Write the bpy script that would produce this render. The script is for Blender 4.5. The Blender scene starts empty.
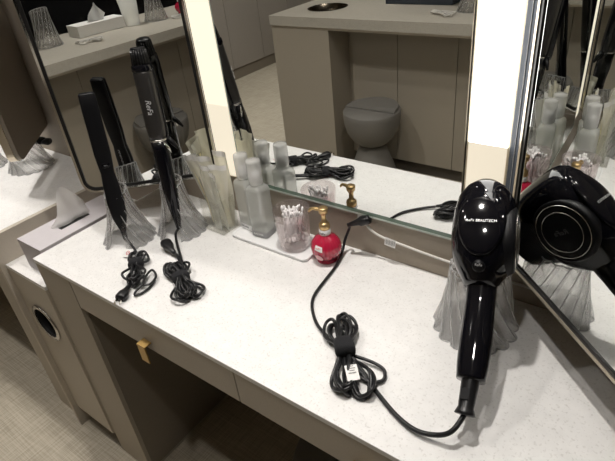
import bpy, bmesh, math, random
from mathutils import Vector, Matrix
random.seed(4)
S = bpy.context.scene
COL = S.collection
PI = math.pi
FLOOR = -0.79      # z = 0 is the worktop, y = 0 the wall behind it

# ------------------------------------------------------------------ camera
CAM = Vector((0.408, -0.833, 0.70)); F = 520.8
RX = Vector((0.802, 0.589, -0.096)); RY = Vector((0.255, -0.484, -0.837)); RZ = Vector((-0.539, 0.647, -0.539))
RZ.normalize(); RX = (RX - RX.dot(RZ) * RZ).normalized(); RY = RZ.cross(RX)
cd = bpy.data.cameras.new('camera'); cam = bpy.data.objects.new('camera', cd); COL.objects.link(cam)
cd.sensor_width = 36; cd.lens = F / 615 * 36; cd.clip_start = 0.02
m = Matrix(((RX.x, -RY.x, -RZ.x), (RX.y, -RY.y, -RZ.y), (RX.z, -RY.z, -RZ.z)))
cam.matrix_world = Matrix.Translation(CAM) @ m.to_4x4()
S.camera = cam

def at(px, py, z=0.0):
    """measured pixel -> world point on the level z"""
    d = RX * ((px - 307.5) / F) + RY * ((py - 230.5) / F) + RZ
    return CAM + d * ((z - CAM.z) / d.z)

# ------------------------------------------------------------------ materials
def nodes(name):
    m_ = bpy.data.materials.new(name); m_.use_nodes = True
    nt = m_.node_tree; b = nt.nodes['Principled BSDF']
    return m_, nt, b

def mat(name, col, rough=0.5, metal=0.0, noise=0.0, scale=60, bump=0.0, coat=0.0, trans=0.0, ior=1.45, sub=0.0):
    m_, nt, b = nodes(name)
    b.inputs['Base Color'].default_value = (*col, 1); b.inputs['Roughness'].default_value = rough
    b.inputs['Metallic'].default_value = metal; b.inputs['IOR'].default_value = ior
    b.inputs['Coat Weight'].default_value = coat; b.inputs['Transmission Weight'].default_value = trans
    if sub: b.inputs['Subsurface Weight'].default_value = sub; b.inputs['Subsurface Radius'].default_value = (.02, .02, .02)
    tc = nt.nodes.new('ShaderNodeTexCoord')
    nz = nt.nodes.new('ShaderNodeTexNoise'); nz.inputs['Scale'].default_value = scale; nz.inputs['Detail'].default_value = 4
    nt.links.new(tc.outputs['Object'], nz.inputs['Vector'])
    if noise:
        mx = nt.nodes.new('ShaderNodeMix'); mx.data_type = 'RGBA'
        mx.inputs['A'].default_value = (*[c * (1 - noise) for c in col], 1)
        mx.inputs['B'].default_value = (*[min(1, c * (1 + noise)) for c in col], 1)
        nt.links.new(nz.outputs['Fac'], mx.inputs['Factor']); nt.links.new(mx.outputs['Result'], b.inputs['Base Color'])
    if bump:
        bp = nt.nodes.new('ShaderNodeBump'); bp.inputs['Strength'].default_value = bump; bp.inputs['Distance'].default_value = 0.002
        nt.links.new(nz.outputs['Fac'], bp.inputs['Height']); nt.links.new(bp.outputs['Normal'], b.inputs['Normal'])
    return m_

def quartz(name, base, fleck):
    m_, nt, b = nodes(name)
    tc = nt.nodes.new('ShaderNodeTexCoord'); v = nt.nodes.new('ShaderNodeTexNoise'); v.inputs['Scale'].default_value = 230; v.inputs['Detail'].default_value = 3
    nt.links.new(tc.outputs['Object'], v.inputs['Vector'])
    r = nt.nodes.new('ShaderNodeValToRGB'); r.color_ramp.elements[0].position = 0.30; r.color_ramp.elements[0].color = (*fleck, 1)
    r.color_ramp.elements[1].position = 0.43; r.color_ramp.elements[1].color = (*base, 1)
    nt.links.new(v.outputs['Fac'], r.inputs['Fac'])
    n2 = nt.nodes.new('ShaderNodeTexNoise'); n2.inputs['Scale'].default_value = 45
    nt.links.new(tc.outputs['Object'], n2.inputs['Vector'])
    mr = nt.nodes.new('ShaderNodeMapRange'); mr.inputs['To Min'].default_value = 0.9; mr.inputs['To Max'].default_value = 1.06
    nt.links.new(n2.outputs['Fac'], mr.inputs['Value'])
    mx = nt.nodes.new('ShaderNodeVectorMath'); mx.operation = 'SCALE'
    nt.links.new(r.outputs['Color'], mx.inputs[0]); nt.links.new(mr.outputs['Result'], mx.inputs['Scale'])
    nt.links.new(mx.outputs['Vector'], b.inputs['Base Color'])
    b.inputs['Roughness'].default_value = 0.45
    return m_

def glassy(name, tint=(0.97, 0.98, 0.97), clear=0.6, rough=0.02, body=0.0, bodycol=(.9, .9, .88), ior=1.5, refr=0.35, gl_edge=.6):
    """thin clear stuff: mostly see-through, some refraction, fresnel gloss, optional milky body"""
    m_ = bpy.data.materials.new(name); m_.use_nodes = True; nt = m_.node_tree; nt.nodes.clear()
    out = nt.nodes.new('ShaderNodeOutputMaterial')
    tr = nt.nodes.new('ShaderNodeBsdfTransparent'); tr.inputs['Color'].default_value = (*tint, 1)
    gl = nt.nodes.new('ShaderNodeBsdfGlass'); gl.inputs['Color'].default_value = (*tint, 1); gl.inputs['IOR'].default_value = ior; gl.inputs['Roughness'].default_value = rough
    go = nt.nodes.new('ShaderNodeBsdfGlossy'); go.inputs['Color'].default_value = (1, 1, 1, 1); go.inputs['Roughness'].default_value = max(rough, .03)
    lw = nt.nodes.new('ShaderNodeLayerWeight'); lw.inputs['Blend'].default_value = .5
    pw = nt.nodes.new('ShaderNodeMath'); pw.operation = 'POWER'; pw.inputs[1].default_value = 4.5; nt.links.new(lw.outputs['Facing'], pw.inputs[0])
    fr = nt.nodes.new('ShaderNodeMath'); fr.operation = 'MULTIPLY_ADD'; fr.inputs[1].default_value = gl_edge; fr.inputs[2].default_value = .035; nt.links.new(pw.outputs[0], fr.inputs[0])
    m1 = nt.nodes.new('ShaderNodeMixShader'); m1.inputs[0].default_value = refr
    nt.links.new(tr.outputs[0], m1.inputs[1]); nt.links.new(gl.outputs[0], m1.inputs[2])
    last = m1
    if body:
        di = nt.nodes.new('ShaderNodeBsdfDiffuse'); di.inputs['Color'].default_value = (*bodycol, 1)
        tl = nt.nodes.new('ShaderNodeBsdfTranslucent'); tl.inputs['Color'].default_value = (*bodycol, 1)
        mm = nt.nodes.new('ShaderNodeMixShader'); mm.inputs[0].default_value = 0.5
        nt.links.new(di.outputs[0], mm.inputs[1]); nt.links.new(tl.outputs[0], mm.inputs[2])
        m2 = nt.nodes.new('ShaderNodeMixShader'); m2.inputs[0].default_value = body
        nt.links.new(m1.outputs[0], m2.inputs[1]); nt.links.new(mm.outputs[0], m2.inputs[2]); last = m2
    m3 = nt.nodes.new('ShaderNodeMixShader')
    nt.links.new(fr.outputs[0], m3.inputs[0]); nt.links.new(last.outputs[0], m3.inputs[1]); nt.links.new(go.outputs[0], m3.inputs[2])
    nt.links.new(m3.outputs[0], out.inputs['Surface'])
    return m_

def emis(name, col, strength):
    m_, nt, b = nodes(name)
    b.inputs['Base Color'].default_value = (*[q * .25 for q in col], 1); b.inputs['Emission Color'].default_value = (*col, 1)
    b.inputs['Emission Strength'].default_value = strength; b.inputs['Roughness'].default_value = .4
    return m_

M = {}
M['quartz'] = quartz('white_quartz', (0.80, 0.79, 0.775), (0.66, 0.645, 0.625))
M['quartz2'] = quartz('greige_quartz', (0.50, 0.465, 0.40), (0.36, 0.33, 0.29))
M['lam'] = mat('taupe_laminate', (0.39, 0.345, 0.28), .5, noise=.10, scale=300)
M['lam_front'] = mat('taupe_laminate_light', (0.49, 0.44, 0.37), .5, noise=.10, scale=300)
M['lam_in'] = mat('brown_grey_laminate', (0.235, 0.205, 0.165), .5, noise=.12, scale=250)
M['plinth'] = mat('plinth_dark', (0.10, 0.085, 0.07), .6)
M['wall'] = mat('taupe_wall', (0.36, 0.31, 0.25), .6, noise=.06, scale=120)
M['closet'] = mat('closet_panel', (0.36, 0.33, 0.30), .5, noise=.05, scale=120)
M['panel_back'] = mat('panel_back_taupe', (0.27, 0.235, 0.19), .55, noise=.05, scale=150)
M['ceil'] = mat('ceiling_paint', (0.62, 0.58, 0.52), .8)
M['mirror'] = mat('mirror_silver', (0.80, 0.815, 0.80), .0, 1.0)
M['gedge'] = mat('green_glass_edge', (0.14, 0.21, 0.16), .12, 0.0, coat=.5)
M['gedge2'] = mat('pale_glass_edge', (0.50, 0.56, 0.50), .15, 0.0, coat=.5)
M['blackm'] = mat('black_metal', (0.02, 0.02, 0.02), .3, .3)
M['slate'] = mat('slate_metal', (0.075, 0.088, 0.11), .6, 0, ior=1.25)
M['chrome'] = mat('chrome', (0.82, 0.80, 0.76), .12, 1.0)
M['champ'] = mat('champagne_metal', (0.62, 0.55, 0.44), .35, .8)
M['gold'] = mat('brushed_gold', (0.50, 0.33, 0.12), .4, .85)
M['gold2'] = mat('pale_gold', (0.62, 0.44, 0.22), .3, .85)
M['steel'] = mat('brushed_steel', (0.55, 0.53, 0.50), .25, 1.0)
M['chute'] = mat('dark_steel', (0.10, 0.085, 0.065), .22, 1.0)
M['binfront'] = mat('beige_laminate', (0.50, 0.45, 0.375), .5, noise=.08, scale=300)
M['bead'] = mat('grey_bead', (.42, .42, .42), .5)
M['dark'] = mat('dark_hole', (0.012, 0.012, 0.012), .7)
M['gloss'] = mat('gloss_black', (0.004, 0.004, 0.006), .07, ior=1.42)
M['satin'] = mat('satin_black', (0.005, 0.005, 0.006), .42, ior=1.3)
M['barrel'] = mat('matte_graphite', (0.045, 0.042, 0.04), .36, .5)
M['rubber'] = mat('black_rubber', (0.010, 0.010, 0.011), .34)
M['velcro'] = mat('black_velcro', (0.010, 0.010, 0.012), .9, noise=.3, scale=900, bump=.6)
M['white'] = mat('white_plastic', (0.80, 0.80, 0.80), .35)
M['paper'] = mat('white_paper', (0.82, 0.81, 0.79), .8, noise=.04)
M['lavender'] = mat('pale_lilac_card', (0.56, 0.53, 0.55), .6, noise=.04)
M['tissue'] = glassy('thin_tissue', (1, 1, 1), body=.78, bodycol=(1, .99, .97), refr=0, ior=1.05)
M['grey_lbl'] = mat('grey_label', (0.30, 0.30, 0.30), .5)
M['ink'] = mat('grey_ink', (0.05, 0.05, 0.05), .6)
M['silver_ink'] = mat('silver_print', (0.75, 0.75, 0.75), .3, .4)
M['red_ink'] = mat('red_print', (0.65, 0.05, 0.07), .5)
M['crystal'] = glassy('crystal_glass', (1, 1, 1), refr=.36, body=.03, bodycol=(1, 1, 1), ior=1.5, gl_edge=.8, rough=.0)
M['edge_glint'] = glassy('painted_edge_glint', (1, 1, 1), refr=.1, body=.42, bodycol=(1, 1, 1), ior=1.5, gl_edge=.8)  # milky white colour imitates highlights on the cut glass edges
M['acrylic'] = glassy('clear_acrylic', (0.98, 0.98, 0.97), refr=.0, body=.04, ior=1.45)
M['jarglass'] = glassy('fluted_pink_glass', (0.97, 0.94, 0.94), refr=.15, body=.06, bodycol=(.95, .92, .92))
M['bottle'] = glassy('cloudy_bottle', (0.97, 0.98, 0.97), refr=.0, body=.42, bodycol=(.98, .99, .96), gl_edge=.6)
M['cap'] = glassy('frosted_cap', (1, 1, 1), refr=.0, body=.58, bodycol=(1, 1, .98), gl_edge=.8)
M['redglass'] = mat('ribbed_red_glass', (0.62, 0.02, 0.07), .08, coat=.6, trans=.35)
M['sachet'] = glassy('cream_wrapper', (1, .99, .94), body=.72, bodycol=(1, .99, .92), refr=0, rough=.15, gl_edge=.15)
M['sachet2'] = glassy('clear_wrapper', (1, 1, .98), body=.40, bodycol=(1, 1, .97), refr=0, rough=.1)
M['insert'] = mat('ivory_insert', (0.92, 0.86, 0.62), .6)
M['swab'] = mat('cotton', (0.88, 0.85, 0.85), .8)
M['stool'] = mat('stone_grey_plastic', (0.19, 0.18, 0.165), .5, noise=.05, scale=100)
M['lcd_hi'] = emis('lit_diffuser', (1.0, 0.97, 0.93), 9.0)
M['lcd_mid'] = emis('soft_diffuser', (1.0, 0.91, 0.72), 1.02)
M['lcd_lo'] = emis('cream_diffuser', (1.0, 0.89, 0.70), 0.80)
M['lcd_mid2'] = emis('soft_lower_diffuser', (1.0, 0.90, 0.71), 0.84)
M['cream'] = mat('cream_acrylic', (0.78, 0.70, 0.55), .3)
M['lampface'] = emis('lamp_face', (1.0, .93, .82), 12.0)
M['dark_reflection'] = mat('splash_dark_reflection', (0.006, 0.006, 0.007), .35, ior=1.2)  # black splash colour, also painted over the mirror as its dark reflection
M['wcable'] = mat('white_cable', (0.62, 0.60, 0.56), .4)

def floor_mat():
    m_, nt, b = nodes('woven_vinyl')
    tc = nt.nodes.new('ShaderNodeTexCoord')
    w = []
    for sc_ in ((9, 260, 1), (260, 9, 1)):
        mp = nt.nodes.new('ShaderNodeMapping'); mp.inputs['Scale'].default_value = sc_; nt.links.new(tc.outputs['Object'], mp.inputs['Vector'])
        wv = nt.nodes.new('ShaderNodeTexNoise'); wv.inputs['Scale'].default_value = 1; wv.inputs['Detail'].default_value = 2
        nt.links.new(mp.outputs['Vector'], wv.inputs['Vector']); w.append(wv)
    ad = nt.nodes.new('ShaderNodeMath'); ad.operation = 'AVERAGE' if False else 'ADD'
    nt.links.new(w[0].outputs['Fac'], ad.inputs[0]); nt.links.new(w[1].outputs['Fac'], ad.inputs[1])
    hf = nt.nodes.new('ShaderNodeMath'); hf.operation = 'MULTIPLY'; hf.inputs[1].default_value = .5; nt.links.new(ad.outputs[0], hf.inputs[0]); ad = hf
    r = nt.nodes.new('ShaderNodeValToRGB'); r.color_ramp.elements[0].color = (0.34, 0.30, 0.23, 1); r.color_ramp.elements[0].position = .38; r.color_ramp.elements[1].color = (0.50, 0.45, 0.36, 1); r.color_ramp.elements[1].position = .6
    nt.links.new(ad.outputs[0], r.inputs['Fac']); nt.links.new(r.outputs['Color'], b.inputs['Base Color']); b.inputs['Roughness'].default_value = .55
    return m_
M['floor'] = floor_mat()

# ------------------------------------------------------------------ mesh helpers
class MB:
    def __init__(s): s.v = []; s.f = []; s.sm = []
    def add(s, vs, fs, smooth=False):
        o = len(s.v); s.v += [Vector(v) for v in vs]; s.f += [tuple(i + o for i in f) for f in fs]; s.sm += [smooth] * len(fs)
    def box(s, x0, x1, y0, y1, z0, z1, bev=0.0):
        bm = bmesh.new(); bmesh.ops.create_cube(bm, size=1)
        for v in bm.verts: v.co = Vector(((x0 + x1) / 2 + v.co.x * (x1 - x0), (y0 + y1) / 2 + v.co.y * (y1 - y0), (z0 + z1) / 2 + v.co.z * (z1 - z0)))
        if bev: bmesh.ops.bevel(bm, geom=bm.edges[:], offset=bev, segments=2, profile=.6, affect='EDGES')
        bm.verts.index_update(); s.add([v.co.copy() for v in bm.verts], [[v.index for v in f.verts] for f in bm.faces]); bm.free()
    def loft(s, rings, caps=True, smooth=True):
        n = len(rings[0]); vs = [p for r in rings for p in r]; fs = []
        for k in range(len(rings) - 1):
            for i in range(n):
                j = (i + 1) % n; fs.append((k * n + i, k * n + j, (k + 1) * n + j, (k + 1) * n + i))
        if caps: fs.append(tuple(range(n - 1, -1, -1))); fs.append(tuple((len(rings) - 1) * n + i for i in range(n)))
        s.add(vs, fs, smooth)
    def lathe(s, prof, n=40, c=(0, 0, 0), mod=None, caps=True):
        c = Vector(c); rings = []
        for r, z in prof:
            rings.append([c + Vector(((r if not mod else mod(r, z, 2 * PI * i / n)) * math.cos(2 * PI * i / n), (r if not mod else mod(r, z, 2 * PI * i / n)) * math.sin(2 * PI * i / n), z)) for i in range(n)])
        s.loft(rings, caps)
    def tube(s, pts, r, n=10, caps=True):
        pts = [Vector(p) for p in pts]; rings = []; t0 = (pts[1] - pts[0]).normalized()
        up = Vector((0, 0, 1)) if abs(t0.z) < .9 else Vector((1, 0, 0)); a = t0.cross(up).normalized()
        for i, p in enumerate(pts):
            t = (pts[min(i + 1, len(pts) - 1)] - pts[max(i - 1, 0)]).normalized()
            a = (a - a.dot(t) * t).normalized(); b = t.cross(a); rr = r[i] if isinstance(r, (list, tuple)) else r
            rings.append([p + (a * math.cos(2 * PI * k / n) + b * math.sin(2 * PI * k / n)) * rr for k in range(n)])
        s.loft(rings, caps)
    def build(s, name, material, parent=None, bevel=0, smooth_all=None, sub=0):
        me = bpy.data.meshes.new(name); me.from_pydata([tuple(v) for v in s.v], [], s.f); me.update()
        bm = bmesh.new(); bm.from_mesh(me); bmesh.ops.recalc_face_normals(bm, faces=bm.faces[:]); bm.to_mesh(me); bm.free()
        for p, q in zip(me.polygons, s.sm): p.use_smooth = q if smooth_all is None else smooth_all
        me.materials.append(material)
        o = bpy.data.objects.new(name, me); COL.objects.link(o)
        if parent: o.parent = parent
        if bevel:
            b = o.modifiers.new('b', 'BEVEL'); b.width = bevel; b.segments = 2; b.limit_method = 'ANGLE'
        if sub:
            q = o.modifiers.new('s', 'SUBSURF'); q.levels = sub; q.render_levels = sub
        return o

def cr(pts, k=8, closed=False):
    """Catmull-Rom through the points"""
    P = [Vector(p) for p in pts]; out = []; n = len(P)
    for i in range(n if closed else n - 1):
        p0 = P[(i - 1) % n] if closed or i else P[0] * 2 - P[1]; p1 = P[i]; p2 = P[(i + 1) % n]
        p3 = P[(i + 2) % n] if closed or i + 2 < n else P[-1] * 2 - P[-2]
        for j in range(k):
            t = j / k
            out.append(0.5 * ((2 * p1) + (p2 - p0) * t + (2 * p0 - 5 * p1 + 4 * p2 - p3) * t * t + (-p0 + 3 * p1 - 3 * p2 + p3) * t ** 3))
    if not closed: out.append(P[-1])
    return out

def sring(c, U, V, a, b, e=2.0, n=32):
    """superellipse ring"""
    out = []
    for i in range(n):
        t = 2 * PI * i / n; ct, st = math.cos(t), math.sin(t)
        out.append(Vector(c) + U * (a * math.copysign(abs(ct) ** (2 / e), ct)) + V * (b * math.copysign(abs(st) ** (2 / e), st)))
    return out

def empty(name, loc, rz=0, label=None, cat=None, group=None):
    o = bpy.data.objects.new(name, None); COL.objects.link(o); o.location = loc; o.rotation_euler = (0, 0, rz); o.empty_display_size = .02
    return tag(o, label, cat, group)
def tag(o, label=None, cat=None, group=None, kind=None):
    if label: o['label'] = label
    if cat: o['category'] = cat
    if group: o['group'] = group
    if kind: o['kind'] = kind
    return o
def struct(name, mb, m_):
    return tag(mb.build(name, m_), kind='structure')
def kids(o): return [c for c in COL.objects if c.parent == o]
def copy_tree(o, parent=None, skip=()):
    c = o.copy(); COL.objects.link(c)
    if parent: c.parent = parent
    for ch in kids(o):
        if ch.name.split('.')[0] not in skip: copy_tree(ch, c, skip)
    return c
def text(body, size, material, parent, matrix, name='lettering', extrude=.0002, shear=0, spacing=1.0):
    cu = bpy.data.curves.new(name, 'FONT'); cu.body = body; cu.size = size; cu.extrude = extrude; cu.align_x = 'CENTER'; cu.align_y = 'CENTER'
    cu.shear = shear; cu.space_character = spacing; cu.resolution_u = 3
    t = bpy.data.objects.new(name, cu); COL.objects.link(t)
    me = bpy.data.meshes.new_from_object(t); bpy.data.objects.remove(t)
    me.name = name; me.materials.clear(); me.materials.append(material)
    o = bpy.data.objects.new(name, me); COL.objects.link(o); o.parent = parent; o.matrix_local = matrix
    return o
def basis(o, X, Y):
    """matrix whose local x, y lie along X, Y"""
    X = Vector(X).normalized(); Z = X.cross(Vector(Y)).normalized(); Y = Z.cross(X)
    return Matrix(((X.x, Y.x, Z.x, o[0]), (X.y, Y.y, Z.y, o[1]), (X.z, Y.z, Z.z, o[2]), (0, 0, 0, 1)))

# ------------------------------------------------------------------ the room
b = MB(); b.box(-3.45, 3.0, -5.2, .12, FLOOR - .05, FLOOR); struct('floor', b, M['floor'])
b = MB(); b.box(-3.45, 3.0, -5.2, .12, 1.721, 1.78); struct('ceiling', b, M['ceil'])
b = MB(); b.box(-3.45, 3.0, 0, .12, FLOOR, 1.72); struct('wall_back', b, M['wall'])
b = MB(); b.box(2.9, 3.0, -5.2, 0, FLOOR, 1.72); struct('wall_right', b, M['wall'])
b = MB(); b.box(-3.4, 2.9, -5.2, -5.1, FLOOR, 1.72); struct('wall_front', b, M['wall'])
b = MB(); b.box(-3.45, -3.40, -5.1, 0, FLOOR, 1.72); struct('wall_left', b, M['closet'])
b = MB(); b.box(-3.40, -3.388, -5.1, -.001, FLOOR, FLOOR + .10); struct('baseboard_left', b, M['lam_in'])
y = -0.1; k = 0
while y > -5.0:     # tall closet doors along the left wall
    d = MB(); d.box(-3.3995, -3.380, y - .464, y - .002, FLOOR + .105, 1.55, .002)
    o = d.build('closet_door', M['closet'])
    tag(o, 'tall greige closet door panel on the far left wall, seen only in the mirror', 'door panel', 'closet doors along the left wall')
    y -= .466; k += 1

# ------------------------------------------------------------------ our dressing counter
def counter(x0, x1, label):
    t = empty('dressing_counter', (x0, -.2, FLOOR), 0, label, 'counter')
    def part(name, mb, m_, par=None): 
        for v in mb.v: v -= Vector((x0, -.2, FLOOR)) 
        return mb.build(name, m_, par or t)
    b = MB(); b.box(x0, x1, -.426, -.0005, -.012, 0, .0012); part('worktop', b, M['quartz'])
    yf = -.424
    b = MB(); b.box(x0, x0 + .152, yf, -.002, FLOOR, -.0125); part('leg_panel', b, M['lam'])
    b = MB(); b.box(x1 - .152, x1, yf, -.002, FLOOR, -.0125); part('leg_panel', b, M['lam'])
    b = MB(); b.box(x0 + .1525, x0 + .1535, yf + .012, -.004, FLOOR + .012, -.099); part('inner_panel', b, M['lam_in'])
    xs = [x0 + .166 - .012, (x0 + x1) / 2, x1 - .154]
    for i in range(2):
        a, c = xs[i] + .0015, xs[i + 1] - .0015
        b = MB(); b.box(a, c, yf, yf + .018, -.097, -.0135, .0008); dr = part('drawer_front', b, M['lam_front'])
        mx = (a + c) / 2
        b = MB(); b.box(mx - .013, mx + .013, yf - .016, yf, -.074, -.071); b.box(mx - .013, mx + .013, yf - .019, yf - .0160, -.120, -.071); hp = part('pull_tab', b, M['gold'], dr)
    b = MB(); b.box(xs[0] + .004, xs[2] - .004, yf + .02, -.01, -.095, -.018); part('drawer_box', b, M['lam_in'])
    return t
XL, XR, PITCH = -.838, .545, -1.635
counter(XL, XR, 'white speckled dressing counter with taupe drawers, carrying the dryer and irons')
cn = counter(XL + PITCH, -1.062, 'white dressing counter of the neighbouring seat at the far left edge')
# thin end panel of the neighbour
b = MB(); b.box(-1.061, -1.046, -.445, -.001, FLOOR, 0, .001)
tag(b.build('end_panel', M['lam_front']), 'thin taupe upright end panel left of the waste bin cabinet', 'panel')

# waste cabinet between the seats
t = empty('waste_cabinet', (-.95, -.2, FLOOR), 0, 'low taupe cabinet with a round steel bin hole between the two counters', 'cabinet')
def loc(mb, t): 
    for v in mb.v: v -= t.location
    return mb
CZ = -.092
b = MB(); b.box(-1.045, -.8395, -.43, -.001, CZ - .012, CZ); loc(b, t).build('top_board', M['quartz'], t)
b = MB()
hx, hz, hr = -.945, -.265, .050
ring = [Vector((hx + hr * math.cos(2 * PI * i / 32), -.43, hz + hr * math.sin(2 * PI * i / 32))) for i in range(32)]
x0, x1, z0, z1 = -1.045, -.8395, -.70, CZ - .0125
sq = []
for i in range(32):
    c_, s_ = math.cos(2 * PI * i / 32), math.sin(2 * PI * i / 32); k = min((x1 - hx) / c_ if c_ > 1e-6 else 9, (x0 - hx) / c_ if c_ < -1e-6 else 9, (z1 - hz) / s_ if s_ > 1e-6 else 9, (z0 - hz) / s_ if s_ < -1e-6 else 9)
    sq.append(Vector((hx + c_ * k, -.43, hz + s_ * k)))
# push the nearest samples into the rectangle corners
for cx, cz in ((x0, z0), (x1, z0), (x0, z1), (x1, z1)):
    j = min(range(32), key=lambda q: (math.atan2(sq[q].z - hz, sq[q].x - hx) - math.atan2(cz - hz, cx - hx)) ** 2); sq[j] = Vector((cx, -.43, cz))
bk = [p + Vector((0, .016, 0)) for p in ring]; bs = [p + Vector((0, .016, 0)) for p in sq]
b.loft([bk, ring, sq, bs, bk], caps=False, smooth=False)
loc(b, t).build('door', M['binfront'], t)
b = MB(); rings = []
for r_, dy in ((.050, -.004), (.062, -.004), (.062, 0.0), (.050, 0.0)): rings.append([Vector((hx + r_ * math.cos(2 * PI * i / 40), -.4305 + dy, hz + r_ * math.sin(2 * PI * i / 40))) for i in range(40)])
b.loft(rings + [rings[0]], caps=False); loc(b, t).build('steel_ring', M['steel'], t)
b = MB(); b.loft([[Vector((hx + .0495 * math.cos(2 * PI * i / 40), yy, hz + .0495 * math.sin(2 * PI * i / 40))) for i in range(40)] for yy in (-.431, -.34)], caps=False)
b.add([Vector((hx + .0495 * math.cos(2 * PI * i / 40), -.34, hz + .0495 * math.sin(2 * PI * i / 40))) for i in range(40)], [tuple(range(40))]); loc(b, t).build('chute', M['dark'], t)
b = MB(); b.box(-1.045, -.8395, -.36, -.01, FLOOR, -.70); loc(b, t).build('plinth', M['plinth'], t)

# ------------------------------------------------------------------ mirrors and light strips
TOP = 1.12
def rrect(u0, u1, z0, z1, r, y, n=6):
    out = []
    for cx, cz, a0 in ((u1 - r, z1 - r, 0), (u0 + r, z1 - r, 90), (u0 + r, z0 + r, 180), (u1 - r, z0 + r, 270)):
        for i in range(n + 1):
            a = math.radians(a0 + 90 * i / n); out.append(Vector((cx + r * math.cos(a), y, cz + r * math.sin(a))))
    return out
def swing_mirror(loc_, ang, u0, u1, label, side):
    t = empty('swing_mirror', (loc_[0], loc_[1], .106), math.radians(ang), label, 'mirror')
    z0, z1 = 0, TOP - .106
    def ringpart(name, a, c, ya, yb, m_):
        b = MB(); R = .034
        o1 = rrect(u0 + a, u1 - a, z0 + a, z1 - a, R - a, ya); i1 = rrect(u0 + c, u1 - c, z0 + c, z1 - c, R - c, ya)
        o2 = rrect(u0 + a, u1 - a, z0 + a, z1 - a, R - a, yb); i2 = rrect(u0 + c, u1 - c, z0 + c, z1 - c, R - c, yb)
        b.loft([o2, o1, i1, i2, o2], caps=False, smooth=False); return b.build(name, m_, t)
    ringpart('outer_trim', 0, .0055, -.004, .018, M['chrome'] if side == 'L' else M['champ'])
    ringpart('inner_frame', .0056, .0125, -.0025, .018, M['blackm'])
    b = MB(); c = .0127; o1 = rrect(u0 + c, u1 - c, z0 + c, z1 - c, .034 - c, 0); o2 = rrect(u0 + c, u1 - c, z0 + c, z1 - c, .034 - c, .005)
    b.loft([o1, o2]); b.build('mirror_glass', M['mirror'], t, smooth_all=False)
    b = MB(); c = .003; o1 = rrect(u0 + c, u1 - c, z0 + c, z1 - c, .031, .0185); o2 = rrect(u0 + c, u1 - c, z0 + c, z1 - c, .031, .030)
    b.loft([o1, o2]); b.build('back_panel', M['panel_back'], t, smooth_all=False)
    b = MB()
    if side == 'R': b.box(u0 - .046, u0 - .0005, -.003, .022, z0 + .004, z1)
    else: b.box(u1 + .0005, u1 + .004, -.001, .014, z0 + .004, z1)
    hs = b.build('hinge_strip', M['slate'] if side == 'R' else M['blackm'], t)
    if side == 'R':
        for q in (.038, .012):
            b = MB(); b.box(u0 - q, u0 - q + .0010, -.0040, -.0031, z0 + .004, z1); b.build('edge_bead', M['bead'], hs)
    return t
def light_strip(x0, x1, label, hi, lo, zsplit):
    t = empty('light_strip', ((x0 + x1) / 2, -.001, .108), 0, label, 'light')
    o = t.location
    b = MB(); b.box(x0, x1, -.0055, -.001, .108, TOP); loc(b, t).build('housing', M['cream'], t)
    b = MB(); b.box(x0 + .004, x1 - .004, -.0085, -.0058, zsplit, TOP - .01, .001); loc(b, t).build('lit_diffuser', hi, t)
    b = MB(); b.box(x0 + .004, x1 - .004, -.0085, -.0058, .112, zsplit - .0002, .001); loc(b, t).build('lower_diffuser', lo, t)
    return t
def big_mirror(x0, x1, label):
    t = empty('wall_mirror', ((x0 + x1) / 2, 0, .104), 0, label, 'mirror')
    b = MB(); b.box(x0, x1, -.0122, -.0015, .1175, TOP); loc(b, t).build('mirror_glass', M['mirror'], t)
    b = MB(); b.box(x0, x1, -.0122, -.0015, .104, .1082); loc(b, t).build('green_edge', M['gedge2'], t)
    b = MB(); b.box(x0, x1, -.0120, -.0015, .1084, .1173); loc(b, t).build('green_edge', M['gedge'], t)
    b = MB(); b.box(x0 - .0035, x0 - .0002, -.0122, -.0015, .104, TOP); loc(b, t).build('green_edge', M['gedge2'], t)
    return t
for k in range(2):
    dx = PITCH * k
    w = ('behind the dryer and bottles', 'of the seat at the far left')[k]
    big_mirror(-.470 + dx, .100 + dx, ('large frameless wall mirror with green glass edge ', 'frameless wall mirror ') [k] + w)
    if k == 0:
        light_strip(-.560, -.4745, 'cream glowing upright light strip behind the wrapped sachets', M['lcd_mid'], M['lcd_mid2'], .30)
        light_strip(.1015, .176, 'brilliant white upright light strip behind the hair dryer', M['lcd_hi'], M['lcd_lo'], .315)
        swing_mirror((-.576, -.03), 43.5, -.321, .030, 'black and chrome framed side mirror behind the two hair irons', 'L')
        swing_mirror((.206, -.03), -43.5, -.012, .321, 'angled side mirror right of the dryer with pale metal frame', 'R')
    else:
        light_strip(-.560 + dx, -.4745 + dx, 'light strip left of the neighbouring wall mirror', M['lcd_mid'], M['lcd_lo'], .30)
        light_strip(.1015 + dx, .186 + dx, 'light strip hidden behind the taupe mirror back at far left', M['lcd_hi'], M['lcd_lo'], .29)
        swing_mirror((.206 + dx, -.03), -43.5, -.034, .321, 'taupe back of the neighbouring side mirror at top left', 'R')

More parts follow.
